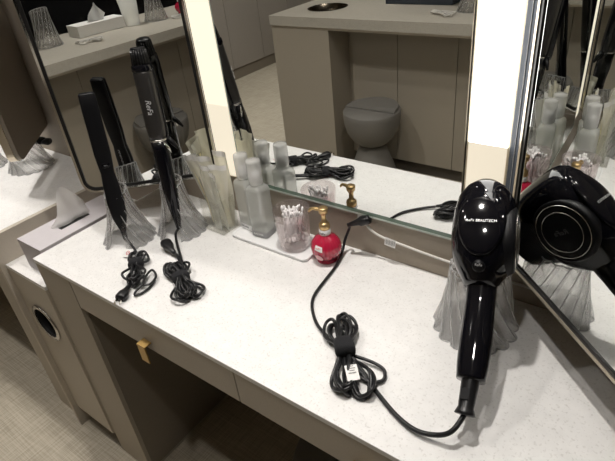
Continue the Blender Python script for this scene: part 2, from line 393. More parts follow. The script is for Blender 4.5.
# ------------------------------------------------------------------ crystal stands
def crystal_stand(name, loc_, rz, rb, rt, h, slot, label, group=None, nr=15):
    t_ = MB(); n = 120; N = 14
    def rad(u, th, inner):
        base = rt + (rb - rt) * ((1 - u) ** 1.9)
        fl = abs(math.cos(nr * .5 * (th + u * .9))) ** .8
        r = base * (0.90 + .13 * fl)
        return r - (.0042 if inner else 0)
    a0 = slot; steps = n
    angs = [(-PI / 2 + a0 + (2 * PI - 2 * a0) * i / (steps - 1)) for i in range(steps)] if slot else [2 * PI * i / steps for i in range(steps)]
    outer = []; inner = []
    for k in range(N + 1):
        u = k / N
        ro = []; ri = []
        for th in angs:
            top = h * (1 - .13 * (0.5 - 0.5 * math.sin(th)))     # rim slopes down to the front
            z = u * top
            if k == 0: z = .0005
            ro.append(Vector((rad(u, th, 0) * math.cos(th), rad(u, th, 0) * math.sin(th), z)))
            ri.append(Vector((rad(u, th, 1) * math.cos(th), rad(u, th, 1) * math.sin(th), max(z, .0005))))
        outer.append(ro); inner.append(ri)
    rings = outer + inner[::-1] + [outer[0]]
    if not slot: t_.loft(rings, caps=False, smooth=True)
    else:
        m_ = len(angs); vs = [p for r in rings[:-1] for p in r]; K = len(rings) - 1; fs = []
        for k in range(K):
            for i in range(m_ - 1): fs.append((k * m_ + i, k * m_ + i + 1, ((k + 1) % K) * m_ + i + 1, ((k + 1) % K) * m_ + i))
        for e in (0, m_ - 1):
            for k in range(N): fs.append((k * m_ + e, (k + 1) * m_ + e, (K - 2 - k) * m_ + e, (K - 1 - k) * m_ + e))
        t_.add(vs, fs, True)
    o = t_.build(name, M['crystal']); o.location = loc_; o.rotation_euler.z = rz
    tag(o, label, 'stand', group)
    e = MB()  # added whitish tubes along flutes, rim and foot, painted in as bright streaks
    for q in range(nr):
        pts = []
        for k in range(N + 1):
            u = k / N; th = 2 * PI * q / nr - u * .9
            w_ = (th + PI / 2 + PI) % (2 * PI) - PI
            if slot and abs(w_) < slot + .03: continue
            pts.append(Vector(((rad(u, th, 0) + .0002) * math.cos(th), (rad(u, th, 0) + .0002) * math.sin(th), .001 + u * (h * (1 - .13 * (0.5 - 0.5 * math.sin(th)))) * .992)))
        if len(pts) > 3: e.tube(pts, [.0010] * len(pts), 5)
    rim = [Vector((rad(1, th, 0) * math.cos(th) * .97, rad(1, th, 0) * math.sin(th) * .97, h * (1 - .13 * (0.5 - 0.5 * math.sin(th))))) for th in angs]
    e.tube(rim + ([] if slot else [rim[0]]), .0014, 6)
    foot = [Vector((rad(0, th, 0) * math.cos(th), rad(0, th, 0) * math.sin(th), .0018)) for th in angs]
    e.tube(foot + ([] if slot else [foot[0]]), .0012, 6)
    e.build('edge_glints', M['edge_glint'], o)
    return o
ST1 = Vector((-.684, -.238, 0)); ST2 = Vector((-.588, -.142, 0)); ST3 = Vector((.180, -.107, 0))
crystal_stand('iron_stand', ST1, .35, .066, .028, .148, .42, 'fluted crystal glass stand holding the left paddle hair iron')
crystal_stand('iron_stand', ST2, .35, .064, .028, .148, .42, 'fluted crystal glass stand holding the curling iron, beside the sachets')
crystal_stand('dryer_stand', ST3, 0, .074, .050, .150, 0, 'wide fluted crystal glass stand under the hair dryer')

# ------------------------------------------------------------------ cords
def bundle_path(c, ang, L, W, n, seed, z0=.004, lift=.012, r=.003):
    rnd = random.Random(seed); c = Vector(c); A = Vector((math.cos(ang), math.sin(ang), 0)); B = Vector((-A.y, A.x, 0)); pts = []
    for k in range(n):
        wk = W * (.35 + .65 * rnd.random()); la = L * (.36 + .16 * rnd.random()); lb = L * (.36 + .16 * rnd.random())
        o1 = W * .5 * (rnd.random() - .5) * 1.6; o2 = W * .5 * (rnd.random() - .5) * 1.6
        z = lambda: z0 + lift * rnd.random()
        cz = z0 + lift * (k + .5) / n
        for la_, wk_, o_, q in ((0, -.12, 0, cz), (.62 * la, -.42 * wk, o1, z()), (.96 * la, -.22 * wk, o1, z()), (.98 * la, .25 * wk, o1, z()), (.6 * la, .42 * wk, o1, z()), (0, .12, 0, cz + .002),
                                (-.6 * lb, .40 * wk, o2, z()), (-.96 * lb, .22 * wk, o2, z()), (-.98 * lb, -.24 * wk, o2, z()), (-.6 * lb, -.42 * wk, o2, z())):
            w_ = wk_ if abs(wk_) != .12 else math.copysign(W * .14, wk_) + W * .15 * (rnd.random() - .5)
            pts.append(c + A * la_ + B * (w_ + o_) + Vector((0, 0, max(q, r + .0005))))
    return pts
def tie_ring(c, ang, w, h, width, parent, m_='velcro'):
    """strap round the middle of a bundle"""
    A = Vector((math.cos(ang), math.sin(ang), 0)); B = Vector((-A.y, A.x, 0)); b = MB(); rings = []
    for s_, k in ((-.5, .93), (-.3, 1.0), (.3, 1.0), (.5, .93)):
        rings.append(sring(Vector(c) + A * (s_ * width) + Vector((0, 0, h + .001)), B, Vector((0, 0, 1)), w * k, h * k, 2.6, 28))
    b.loft(rings); 
    for v in b.v: v -= parent.location
    return b.build('cable_tie', M[m_], parent)
def cordpart(pts, r, parent, name='cord', k=7, m_='rubber'):
    b = MB(); b.tube(cr(pts, k), r, 9)
    for v in b.v:
        v -= parent.location
    return b.build(name, M[m_], parent)

# ------------------------------------------------------------------ hair dryer
hd = empty('hair_dryer', (.183, -.115, .15), 0, 'glossy black hair dryer resting head up on the wide crystal stand', 'hair dryer')
HC = Vector((.184, -.117, .200))
hn0 = Vector((.209, -.182, .150)); 
Hd = (Vector((.232, -.262, .093)) - HC).normalized()           # from head to handle
Aax = Vector((.866, .44, .24)); Aax = (Aax - Aax.dot(Hd) * Hd).normalized(); Tax = Aax.cross(Hd).normalized()
if Tax.dot(CAM - HC) < 0: Tax = -Tax
def P_(s, a=0, t=0): return HC + Hd * s + Aax * a + Tax * t - hd.location
b = MB(); rings = []
for s_, wa, wt, e in ((-.0925, .004, .022, 2), (-.0915, .014, .036, 2.2), (-.087, .024, .048, 2.4), (-.077, .036, .057, 2.6), (-.060, .0455, .062, 2.8), (-.035, .0500, .0645, 2.7), (-.010, .0508, .065, 2.7), (.014, .0500, .064, 2.7), (.038, .0465, .059, 2.6), (.056, .039, .050, 2.4), (.069, .031, .040, 2.2), (.078, .026, .031, 2.1), (.083, .0235, .026, 2)):
    rings.append(sring(P_(s_), Aax, Tax, wa, wt, e, 40))
b.loft(rings); b.build('head', M['gloss'], hd)
# raised oval cover on the side facing the room
b = MB(); rings = []
for k, dt in ((1.0, 0), (.97, .0025), (.88, .0042), (.6, .0048), (.2, .005)):
    rings.append([P_(-.010 + .060 * k * math.cos(2 * PI * i / 40), .036 * k * math.sin(2 * PI * i / 40), .0590 + dt - 2.2 * (.060 * k * math.cos(2 * PI * i / 40)) ** 2 - 2.6 * (.036 * k * math.sin(2 * PI * i / 40)) ** 2 + .0035) for i in range(40)])
b.loft(rings); b.build('side_cover', M['gloss'], hd)
# ring crease between head and cover, round badge near the handle
b = MB(); b.loft([sring(P_(.062, 0, .0440), Aax, (Hd * .85 - Tax * .5).normalized(), r_, r_, 2, 24) for r_ in (.010,)] + [sring(P_(.062, 0, .0478) + Tax * .0016, Aax, (Hd * .85 - Tax * .5).normalized(), .0085, .0085, 2, 24)])
bd = b.build('badge', M['satin'], hd)
text('ReFa', .0055, M['silver_ink'], bd, basis(P_(.062, 0, .0502), Aax, -(Hd * .85 - Tax * .5)), 'lettering')
text('ReFa BEAUTECH', .0058, M['silver_ink'], hd, basis(P_(-.004, 0, .0680), Aax, -Hd), 'lettering', spacing=1.1)
# intake dome on the side towards the right-hand mirror
b = MB(); rings = []
for r_, h_ in ((.052, .018), (.0515, .036), (.049, .0425), (.0465, .0440), (.0445, .0440), (.038, .0462), (.026, .0480), (.010, .0485)):
    rings.append([P_(.002 + r_ * 1.08 * math.cos(2 * PI * i / 48), h_ + .0050, .006 + r_ * math.sin(2 * PI * i / 48)) for i in range(48)])
b.loft(rings); dome = b.build('intake_dome', M['satin'], hd)
for r_, h_, w_ in ((.0425, .0455, .0008), (.032, .0478, .0006)):
    b = MB(); pts = [P_(.002 + r_ * 1.08 * math.cos(2 * PI * i / 48), h_ + .0050, .006 + r_ * math.sin(2 * PI * i / 48)) for i in range(49)]
    b.tube(pts, w_, 6, caps=False); b.build('trim_ring', M['chrome'], dome)
text('ReFa', .012, M['grey_lbl'], dome, basis(P_(.002, .0542, .006), -Tax * .9 - Hd * .3, -Hd), 'lettering', shear=.3)
b = MB()
for q in range(16):     # fine ribs round the barrel that dips into the stand
    f = q / 15; t_ = -.030 - .058 * f
    b.tube([P_(-.012 + (.0705 - .028 * f) * math.cos(2 * PI * i / 40), (.0500 - .010 * f) * math.sin(2 * PI * i / 40), t_) for i in range(41)], .0009, 5, caps=False)
b.build('vent_ribs', M['blackm'], hd)
b = MB(); b.loft([sring(P_(-.012, 0, t_), Hd, Aax, u_, a_, 2.2, 40) for t_, u_, a_ in ((-.02, .0745, .0515), (-.030, .0700, .0495), (-.090, .0420, .0395), (-.096, .0400, .0375), (-.100, .0330, .0330))])
b.build('barrel', M['satin'], hd)
b = MB(); rings = []
hp = [(.205, -.172, .157), (.213, -.196, .138), (.221, -.222, .119), (.229, -.250, .102), (.237, -.278, .085), (.2425, -.298, .074)]
hw = [.0235, .0225, .0235, .0245, .0235, .021]
cen = cr(hp, 5)
for i, p in enumerate(cen):
    f = i / (len(cen) - 1) * 5; j = min(int(f), 4); w_ = hw[j] + (hw[j + 1] - hw[j]) * (f - j)
    t_ = (cen[min(i + 1, len(cen) - 1)] - cen[max(i - 1, 0)]).normalized(); A_ = (Aax - Aax.dot(t_) * t_).normalized(); B_ = t_.cross(A_)
    rings.append(sring(p - hd.location, A_, B_, w_, w_ * .92, 2.3, 32))
b.loft(rings); hb = b.build('handle', M['gloss'], hd)
b = MB(); e0 = Vector(hp[-1]); e1 = Vector((.2515, -.338, .046)); dE = e1 - e0
rings = []
for f, r_ in ((-.05, .0135), (0, .0135), (.4, .0125), (.8, .0115), (.9, .0135), (1.0, .0155), (1.02, .013)):
    p = e0 + dE * f; rings.append(sring(p - hd.location, (Aax - Aax.dot(dE.normalized()) * dE.normalized()).normalized(), dE.normalized().cross((Aax - Aax.dot(dE.normalized()) * dE.normalized()).normalized()), r_, r_, 2, 20))
b.loft(rings); b.build('strain_relief', M['rubber'], hd)
b = MB(); q = e0 + dE * .42 + Vector((-.002, -.009, .0085)) - hd.location; dn = dE.normalized(); b.add([q + Aax * sx * .0062 + dn * sy * .008 + Vector((0, 0, sz)) for sx in (-1, 1) for sy in (-1, 1) for sz in (0, .002)], [(0, 1, 3, 2), (4, 6, 7, 5), (0, 4, 5, 1), (2, 3, 7, 6), (0, 2, 6, 4), (1, 5, 7, 3)])
b.build('clip', M['satin'], hd)
# cord of the dryer: strain relief -> sweep -> bundle -> wall
bc = at(345, 353, .012); bang = math.atan2((at(352, 400) - at(333, 318)).y, (at(352, 400) - at(333, 318)).x)
sweep = [e1 + Vector((0, .004, 0)), at(452, 431, .030), at(436, 435, .016), at(415, 430, .009), at(395, 414, .0055), at(375, 390, .005), at(362, 374, .008), at(352, 362, .014)]
cordpart(sweep, .0040, hd, 'cord')
bp = bundle_path(bc - Vector((0, 0, .012)), bang, .195, .046, 8, 5, .004, .020, .0031)
cordpart(bp, .0031, hd, 'cord')
lp = [at(352, 355, .012), at(372, 362, .010), at(384, 370, .008), at(383, 380, .006), at(370, 382, .007), at(355, 374, .010)]
cordpart(lp, .0031, hd, 'cord')
tie_ring(bc, bang, .0185, .0145, .030, hd)
run = [at(340, 345, .012), at(326, 335, .009), at(316, 322, .0055), at(312, 306, .0045), at(315, 294, .0045), at(326, 279, .0045), at(336, 266, .0045), at(342, 253, .012), at(345, 240, .035), at(349, 229, .06), Vector((-.138, -.030, .086))]
cordpart(run, .0033, hd, 'cord')
b = MB(); p0 = Vector((-.141, -.031, .083)); p1 = Vector((-.098, -.010, .101)); dd = (p1 - p0)
rings = []
u_ = dd.normalized(); s_ = u_.cross(Vector((0, 0, 1))).normalized(); w_ = u_.cross(s_)
for f, a_, c_ in ((-.05, .004, .004), (.2, .005, .005), (.45, .008, .007), (.55, .0125, .009), (.9, .013, .0095), (1.0, .012, .009)):
    rings.append(sring(p0 + dd * f - hd.location, s_, w_, a_, c_, 3, 20))
b.loft(rings); b.build('plug', M['rubber'], hd)
# warning tag on the dryer cord
b = MB(); g = at(352, 372, .024); A_ = Vector((math.cos(bang), math.sin(bang), 0)); B_ = Vector((-A_.y, A_.x, 0))
pts = []
for s1 in range(5):
    for s2 in (-1, 1): pts.append(g + A_ * ((s1 - 2) * .0085) + B_ * (s2 * .0105) + Vector((0, 0, .002 * math.cos((s1 - 2) * 1.1))) - hd.location)
fs = [(2 * i, 2 * i + 1, 2 * i + 3, 2 * i + 2) for i in range(4)]
b.add(pts, fs); b.add([p - Vector((0, 0, .0006)) for p in pts], [f[::-1] for f in fs]); tg = b.build('warning_tag', M['paper'], hd)
b = MB()
for q in range(4):
    c_ = g + A_ * (-.011 + q * .005) + Vector((0, 0, .0028)) - hd.location
    b.add([c_ + A_ * sx * .0006 + B_ * sy * (.0045 + .002 * (q % 2)) for sx, sy in ((-1, -1), (1, -1), (1, 1), (-1, 1))], [(0, 1, 2, 3)])
b.build('printed_lines', M['ink'], tg)

# ------------------------------------------------------------------ paddle hair iron (left)
i1 = empty('hair_iron', ST1, 0, 'flat black paddle hair iron standing upright in the left crystal stand', 'hair iron')
top = Vector((-.695, -.223, .378)); bot = Vector((-.664, -.262, .030))
ax = (bot - top).normalized(); view = (CAM - top).normalized(); Wd = ax.cross(view).normalized(); Dp = Wd.cross(ax).normalized()
if Dp.dot(view) < 0: Dp = -Dp
L_ = (bot - top).length
def arm(side, prof, name, m_, par):
    b = MB(); rings = []
    for f, w_, d_, off in prof: rings.append(sring(top + ax * (f * L_) + Dp * (side * off) - i1.location, Wd, Dp, w_, d_, 3.4, 24))
    b.loft(rings); return b.build(name, m_, par)
pr = [(0, .0145, .003, .0040), (.012, .0178, .0045, .0045), (.10, .0188, .0052, .0055), (.40, .0190, .0055, .0060), (.48, .0170, .0055, .0060), (.53, .0155, .0060, .006), (.62, .0185, .0070, .0065), (.75, .0200, .0075, .0065), (.86, .0170, .0065, .006), (.95, .0080, .0055, .004), (1.0, .0058, .0045, .003)]
for s_ in (1, -1):
    a_ = arm(s_, pr, 'arm', M['satin'], i1)
    b = MB(); 
    rr_ = [sring(top + ax * (f * L_) + Dp * (s_ * .0009) - i1.location, Wd, Dp, .0145, .0006, 4, 20) for f in (.03, .38)]
    b.loft(rr_); b.build('heating_plate', M['steel'], a_)
b = MB(); rr_ = [sring(top + ax * (f * L_) + Dp * .0125 - i1.location, Wd, Dp, w_, .0012, 3, 20) for f, w_ in ((.455, .004), (.465, .009), (.485, .009), (.495, .004))]
b.loft(rr_); b.build('logo_plate', M['gloss'], i1)
text('ReFa', .004, M['grey_lbl'], i1, basis(top + ax * (.475 * L_) + Dp * .0140 - i1.location, Wd if Wd.dot(RX) > 0 else -Wd, -ax), 'lettering')
text('ReFa BEAUTECH', .0065, M['silver_ink'], i1, basis(top + ax * (.62 * L_) - Dp * .0140 - i1.location, ax, Wd), 'lettering')
b = MB(); b.loft([sring(bot - ax * .02 + ax * s_ - i1.location, Wd, Dp, r_, r_, 2, 16) for s_, r_ in ((0, .0075), (.012, .0070), (.030, .0055), (.034, .004))]); b.build('cord_collar', M['rubber'], i1)
# cord and bundle 1
c1 = at(137, 272, .0); a1 = math.atan2((at(131, 292) - at(141, 252)).y, (at(131, 292) - at(141, 252)).x)
cordpart([bot + ax * .008, at(133, 247, .012), at(137, 254, .010), at(139, 262, .012)], .0031, i1)
cordpart(bundle_path(c1, a1, .125, .040, 9, 11, .004, .020, .0029), .0029, i1)
tie_ring(c1 + Vector((0, 0, .0)) - Vector((math.cos(a1), math.sin(a1), 0)) * .012, a1, .0175, .0140, .022, i1)
lp = [at(140, 285, .010), at(150, 284, .010), at(156, 276, .010), at(152, 270, .012), at(146, 276, .014), at(141, 286, .010), at(136, 291, .006), at(135, 295, .005), at(142, 293, .004), at(150, 287, .004), at(155, 280, .004)]
cordpart(lp, .0027, i1)
def plug(name, p0, p1, parent, r1=.012, prongs=True):
    b = MB(); dd = p1 - p0; u_ = dd.normalized(); s_ = u_.cross(Vector((0, 0, 1))).normalized(); w_ = s_.cross(u_).normalized()
    rings = [sring(p0 + dd * f - parent.location, s_, w_, a_ * r1, c_ * r1, 2.8, 20) for f, a_, c_ in ((-.35, .35, .35), (0, .45, .45), (.2, .6, .55), (.45, .95, .7), (.85, 1.05, .75), (1.0, .9, .65))]
    b.loft(rings); o = b.build(name, M['rubber'], parent)
    if prongs:
        for k in (-1, 1):
            b = MB(); b.loft([sring(p1 + s_ * k * .0062 + u_ * f - parent.location, s_, w_, .0008, .003, 6, 12) for f in (0, .014)]); b.build('prong', M['chrome'], o)
    return o
plug('plug', at(127, 289, .010), at(120, 299, .008), i1, .0125)
cordpart([at(128, 286, .010), at(131, 280, .011), at(136, 274, .012)], .0031, i1)
# care tag with red stamp
b = MB(); g = at(128, 253, .012); U_ = Vector((.9, .3, .1)).normalized(); V_ = Vector((-.2, .75, .6)).normalized()
b.add([g + U_ * sx * .0125 + V_ * sy * .010 + U_.cross(V_) * sz - i1.location for sz in (0, .0006) for sx, sy in ((-1, -1), (1, -1), (1, 1), (-1, 1))], [(0, 1, 2, 3), (7, 6, 5, 4), (0, 4, 5, 1), (1, 5, 6, 2), (2, 6, 7, 3), (3, 7, 4, 0)])
tg = b.build('care_tag', M['paper'], i1)
b = MB(); nn_ = U_.cross(V_)
if nn_.dot(CAM - g) < 0: nn_ = -nn_
b.tube([g + nn_ * .0012 + U_ * (.0005 + .0048 * math.cos(2 * PI * i / 20)) + V_ * (.0048 * math.sin(2 * PI * i / 20)) - i1.location for i in range(21)], .0005, 5, caps=False)
b.tube([g + nn_ * .0012 + U_ * -.003 + V_ * -.003 - i1.location, g + nn_ * .0012 + U_ * .004 + V_ * .003 - i1.location], .0005, 5)
b.build('stamp', M['red_ink'], tg)

# ------------------------------------------------------------------ curling iron (right one)
i2 = empty('curling_iron', ST2, 0, 'thick black curling iron standing upright in the crystal stand beside the sachets', 'curling iron')
top2 = Vector((-.609, -.120, .457)); bot2 = Vector((-.566, -.168, .022)); ax2 = (bot2 - top2).normalized(); v2 = (CAM - top2).normalized()
W2 = ax2.cross(v2).normalized(); D2 = W2.cross(ax2).normalized()
if D2.dot(v2) < 0: D2 = -D2
L2 = (bot2 - top2).length
def r2(prof, name, m_, par, e=2, n=32, off=(0, 0)):
    b = MB(); b.loft([sring(top2 + ax2 * (f * L2) + W2 * off[0] + D2 * off[1] - i2.location, W2, D2, w_, d_, e, n) for f, w_, d_ in prof]); return b.build(name, m_, par)
tip = r2([(0, .0145, .0145), (.006, .0165, .0165), (.085, .0195, .0195)], 'cool_tip', M['satin'], i2)
b = MB()
for k in range(20):
    a_ = 2 * PI * k / 20; q = W2 * math.cos(a_) + D2 * math.sin(a_)
    b.tube([top2 + ax2 * (.01 * L2) + q * .0166 - i2.location, top2 + ax2 * (.083 * L2) + q * .0196 - i2.location], .0012, 6)
b.build('ridges', M['blackm'], tip)
r2([(.083, .0205, .0205), (.088, .0228, .0228), (.112, .0235, .0235), (.118, .0220, .0220)], 'collar', M['gloss'], i2)
br = r2([(.118, .0215, .0215), (.125, .0222, .0222), (.40, .0222, .0222), (.44, .0212, .0212), (.47, .0190, .0190)], 'barrel', M['barrel'], i2)
text('ReFa', .017, M['silver_ink'], br, basis(top2 + ax2 * (.29 * L2) + D2 * .0228 + W2 * (.0045 if W2.dot(RX) < 0 else -.0045) - i2.location, ax2, W2 if W2.dot(RX) > 0 else -W2), 'lettering', shear=.35)
RXs = W2 if W2.dot(RX) > 0 else -W2
b = MB(); rr_ = []
for f in (.10, .13, .30, .45, .48):
    rr_.append(sring(top2 + ax2 * (f * L2) + RXs * .0215 - D2 * .006 - i2.location, RXs, D2, .0045 if .1 < f < .48 else .003, .010, 3, 20))
b.loft(rr_); b.build('clamp', M['gloss'], i2)
r2([(.466, .0200, .0200), (.469, .0203, .0203), (.474, .0203, .0203), (.477, .0195, .0195)], 'joint_band', M['steel'], i2)
r2([(.476, .0195, .0195), (.52, .0190, .0190), (.58, .0200, .0195), (.66, .0180, .0175), (.74, .0185, .018), (.84, .0150, .0145), (.93, .0095, .0095), (.99, .0065, .0065), (1.0, .005, .005)], 'handle', M['gloss'], i2, 2.2)
b = MB(); g0 = top2 + ax2 * (.47 * L2) + RXs * .021; g1 = top2 + ax2 * (.535 * L2) + RXs * .040 + D2 * .004
b.tube([g0 - i2.location, g0.lerp(g1, .5) + RXs * .001 - i2.location, g1 - i2.location], [.006, .0055, .003], 12); lv = b.build('clamp_lever', M['satin'], i2)
b = MB(); g0 = top2 + ax2 * (.485 * L2) + RXs * .010 + D2 * .0170; g1 = top2 + ax2 * (.545 * L2) + RXs * .022 + D2 * .0140
b.tube([g0 - i2.location, g0.lerp(g1, .5) + RXs * .0015 + D2 * .001 - i2.location, g1 - i2.location], [.002, .0035, .0012], 10); b.build('spring_clip', M['chrome'], i2)
cordpart([bot2 - ax2 * .004, bot2 + Vector((.006, -.02, -.008)), at(182, 262, .010), at(183, 272, .012)], .0033, i2)
c2 = at(183, 284, 0); a2 = math.atan2((at(190, 302) - at(174, 264)).y, (at(190, 302) - at(174, 264)).x)
cordpart(bundle_path(c2, a2, .140, .046, 11, 23, .004, .020, .0029), .0029, i2)
tie_ring(c2 - Vector((math.cos(a2), math.sin(a2), 0)) * .008, a2, .0195, .0135, .020, i2)
plug('plug', at(172, 250, .016), at(165, 242, .018), i2, .0135, False)
cordpart([at(172, 250, .016), at(178, 257, .012), at(181, 268, .012)], .0031, i2)

# ------------------------------------------------------------------ tissue boxes
def tissue_box(loc_, rz, L, W, H, label, m_):
    t = empty('tissue_box', loc_, rz, label, 'tissue box')
    b = MB(); sl, sw = L * .17, W * .13
    b.box(-L / 2, L / 2, -W / 2, W / 2, 0, H - .0015, .0015); bx = b.build('box', m_, t)
    o1 = [Vector(v) for v in ((-L / 2, -W / 2, H), (L / 2, -W / 2, H), (L / 2, W / 2, H), (-L / 2, W / 2, H))]
    o2 = [Vector(v) for v in ((-sl, -sw, H), (sl, -sw, H), (sl, sw, H), (-sl, sw, H))]
    b = MB(); b.loft([[v - Vector((0, 0, .0014)) for v in o1], o1, o2, [v - Vector((0, 0, .001)) for v in o2]], caps=False, smooth=False); b.build('lid', m_, t)
    b = MB(); b.add([v - Vector((0, 0, .0012)) for v in o2], [(0, 1, 2, 3)]); b.build('slot', M['dark'], t)
    # crumpled tissue standing up out of the slot
    b = MB(); nu, nv = 12, 9; vs = []
    for j in range(nv):
        v_ = j / (nv - 1)
        for i in range(nu):
            u_ = i / (nu - 1) - .5; hgt = .108 * (1 - abs(u_ - .08) * 1.6)
            vs.append(Vector((u_ * (.105 + .010 * v_), .010 * math.sin(u_ * 11 + v_ * 2) * (.3 + v_) + .012 * v_, H - .003 + v_ * hgt)))
    b.add(vs, [(j * nu + i, j * nu + i + 1, (j + 1) * nu + i + 1, (j + 1) * nu + i) for j in range(nv - 1) for i in range(nu - 1)], True); b.build('tissue', M['tissue'], t)
    return t
tissue_box((-.9125, -.262, CZ), PI / 2 + .0, .27, .118, .092, 'pale lilac tissue box with raised tissue between the two counters', M['lavender'])

# ------------------------------------------------------------------ tray and toiletries
t = MB(); o1 = []
def rflat(x0, x1, y0, y1, r, z, n=6):
    return [Vector((p.x, p.z, z)) for p in rrect(x0, x1, y0, y1, r, 0, n)]
b = MB(); b.loft([rflat(-.447, -.215, -.106, -.020, .012, .0006), rflat(-.449, -.213, -.108, -.018, .014, .004), rflat(-.449, -.213, -.108, -.018, .014, .0085), rflat(-.446, -.216, -.105, -.021, .011, .0088), rflat(-.444, -.218, -.103, -.023, .010, .0068)])
tag(b.build('tray', M['white'], smooth_all=False), 'flat white rectangular tray under the bottles and swab jar', 'tray')
TZ = .0072
def spray_bottle(x, y, rz, label, var):
    t = empty('cosmetic_bottle', (x, y, TZ), rz, label, 'bottle')
    b = MB(); rings = []
    for z, w_, e in ((0, .0225, 5), (.003, .0240, 6), (.060, .0242, 6), (.124, .0238, 6), (.131, .0225, 5), (.136, .0175, 3), (.139, .0125, 2.2), (.147, .0110, 2)):
        rings.append(sring((0, 0, z), Vector((1, 0, 0)), Vector((0, 1, 0)), w_, w_ * .9, e, 32))
    b.loft(rings); b.build('body', M['bottle'], t)
    b = MB(); b.loft([sring((0, 0, z), Vector((1, 0, 0)), Vector((0, 1, 0)), .0247, .0224, 6, 32) for z in (.0035, .0185)], caps=False); lb = b.build('label_band', M['grey_lbl'] if var else M['white'], t)
    text('ReFa HAIR', .0062, M['ink'] if not var else M['white'], lb, basis((0, -.0228, .011), (1, 0, 0), (0, 0, 1)), 'lettering')
    b = MB(); b.lathe([(.0140, .1395), (.0166, .140), (.0170, .150), (.0170, .195), (.0162, .200), (.006, .201)], 32); cp = b.build('cap', M['cap'], t)
    b = MB(); b.lathe([(.004, .03), (.004, .141), (.010, .142), (.010, .150), (.012, .151), (.012, .168), (.005, .170)], 20); b.build('pump', M['white'], t)
    return t
spray_bottle(-.4235, -.050, -.12, 'cloudy bottle with frosted cap, nearer the sachets, on the white tray', 0)
spray_bottle(-.373, -.062, .1, 'cloudy bottle with frosted cap, nearer the swab jar, on the white tray', 1)

# swab jar
jar = empty('swab_jar', (-.273, -.066, TZ), 0, 'fluted round glass jar of cotton swabs on the white tray', 'jar')
b = MB(); n = 96
def jm(r, z, th): return r + (.0012 * math.cos(24 * (th + z * 7)) if .004 < z < .078 else 0)
b.lathe([(.030, .0005), (.0345, .001), (.0355, .006), (.0365, .030), (.0385, .055), (.0405, .078), (.0412, .082), (.0425, .100), (.0420, .1012), (.0405, .100), (.0392, .082), (.0362, .055), (.0342, .030), (.0330, .008), (.020, .006)], n, mod=jm)
b.build('glass', M['jarglass'], jar)
sw = MB(); sw.tube([(0, 0, -.033), (0, 0, .033)], .0011, 6)
for s_ in (-1, 1): sw.lathe([(.0008, s_ * .024), (.0024, s_ * .027), (.0029, s_ * .031), (.0027, s_ * .035), (.0014, s_ * .038)], 8)
sw0 = None; rnd = random.Random(9)
for k in range(46):
    if sw0 is None: o = sw.build('cotton_swab', M['swab'], smooth_all=True); sw0 = o
    else: o = sw0.copy(); COL.objects.link(o)
    a_ = rnd.random() * 2 * PI; q = .027 * math.sqrt(rnd.random()); lay = k % 2
    tilt = .18 + .30 * rnd.random()
    o.rotation_euler = (tilt * math.sin(a_), -tilt * math.cos(a_) * .6, rnd.random() * 6)
    o.location = (jar.location.x + q * math.cos(a_) * .8, jar.location.y + q * math.sin(a_) * .8, TZ + .0555 + .006 * rnd.random() + .006 * lay)
    tag(o, 'white cotton swab standing in the fluted glass jar', 'cotton swab', 'cotton swabs in the fluted jar')

# red dispenser
def dispenser(loc_, rz, label, detail=True):
    t = empty('soap_dispenser', loc_, rz, label, 'dispenser')
    b = MB(); prof = [(.016, .0005), (.0235, .002)]
    for i in range(11):
        a_ = -PI / 2 + .55 + (PI - .95) * i / 10; prof.append((.0345 * math.cos(a_), .036 + .034 * math.sin(a_)))
    prof += [(.012, .0700), (.0115, .073)]
    b.lathe(prof, 96, mod=lambda r, z, th: r * (1 + .018 * math.cos(26 * th)) if .004 < z < .066 else r); b.build('body', M['redglass'], t)
    b = MB(); b.lathe([(.0118, .0705), (.0130, .0715), (.0130, .0825), (.0120, .0835)], 32); cl = b.build('collar', M['white'], t)
    text('ReFa', .0068, M['ink'], cl, basis((0, -.0133, .077), (1, 0, 0), (0, 0, 1)), 'lettering')
    b = MB(); b.lathe([(.0118, .084), (.0125, .086), (.0120, .096), (.0085, .100), (.0055, .101), (.0055, .116), (.0062, .118), (.0062, .122), (.0100, .124), (.0108, .134), (.0095, .1365), (.003, .137)], 32)
    pu = b.build('pump', M['gold2'], t)
    b = MB(); b.tube(cr([(-.004, 0, .130), (-.018, -.001, .131), (-.028, -.002, .129), (-.034, -.003, .122)], 6), [.0042] * 8 + [.0036] * 8 + [.0028] * 3, 12); b.build('spout', M['gold2'], pu)
    if detail:
        c_ = Vector((0, 0, .036)); f = Vector((.05, -1, .0)).normalized(); u_ = Vector((0, 0, 1)); s_ = f.cross(u_).normalized()
        b = MB(); vs = []
        for j in range(5):
            for i in range(7):
                d_ = (f * 1.0 + s_ * ((i - 3) * .095 + .12) + u_ * (.42 + (j - 2) * .10 + .02 * (i - 3))).normalized(); vs.append(c_ + d_ * .0362)
        b.add(vs, [(j * 7 + i, j * 7 + i + 1, (j + 1) * 7 + i + 1, (j + 1) * 7 + i) for j in range(4) for i in range(6)], True); st = b.build('sticker', M['paper'], t)
        text('ReFa', .0062, M['red_ink'], st, basis(c_ + (f + s_ * .12 + u_ * .42).normalized() * .0373, -s_, (u_ - f * -.42)), 'lettering')
        b = MB(); vs = [c_ + (f * 1.0 + s_ * .12 - u_ * .38).normalized() * .0364]
        for i in range(24):
            vs.append(c_ + (f * 1.0 + s_ * (.12 + .30 * math.cos(2 * PI * i / 24)) + u_ * (-.38 + .30 * math.sin(2 * PI * i / 24))).normalized() * .0362)
        b.add(vs, [(0, 1 + i, 1 + (i + 1) % 24) for i in range(24)], True); b.build('round_label', mat('pale_pink_label', (.75, .45, .48), .5), t)
    return t
dispenser((-.180, -.068, 0), .15, 'ribbed red round soap dispenser with gold pump beside the tray')

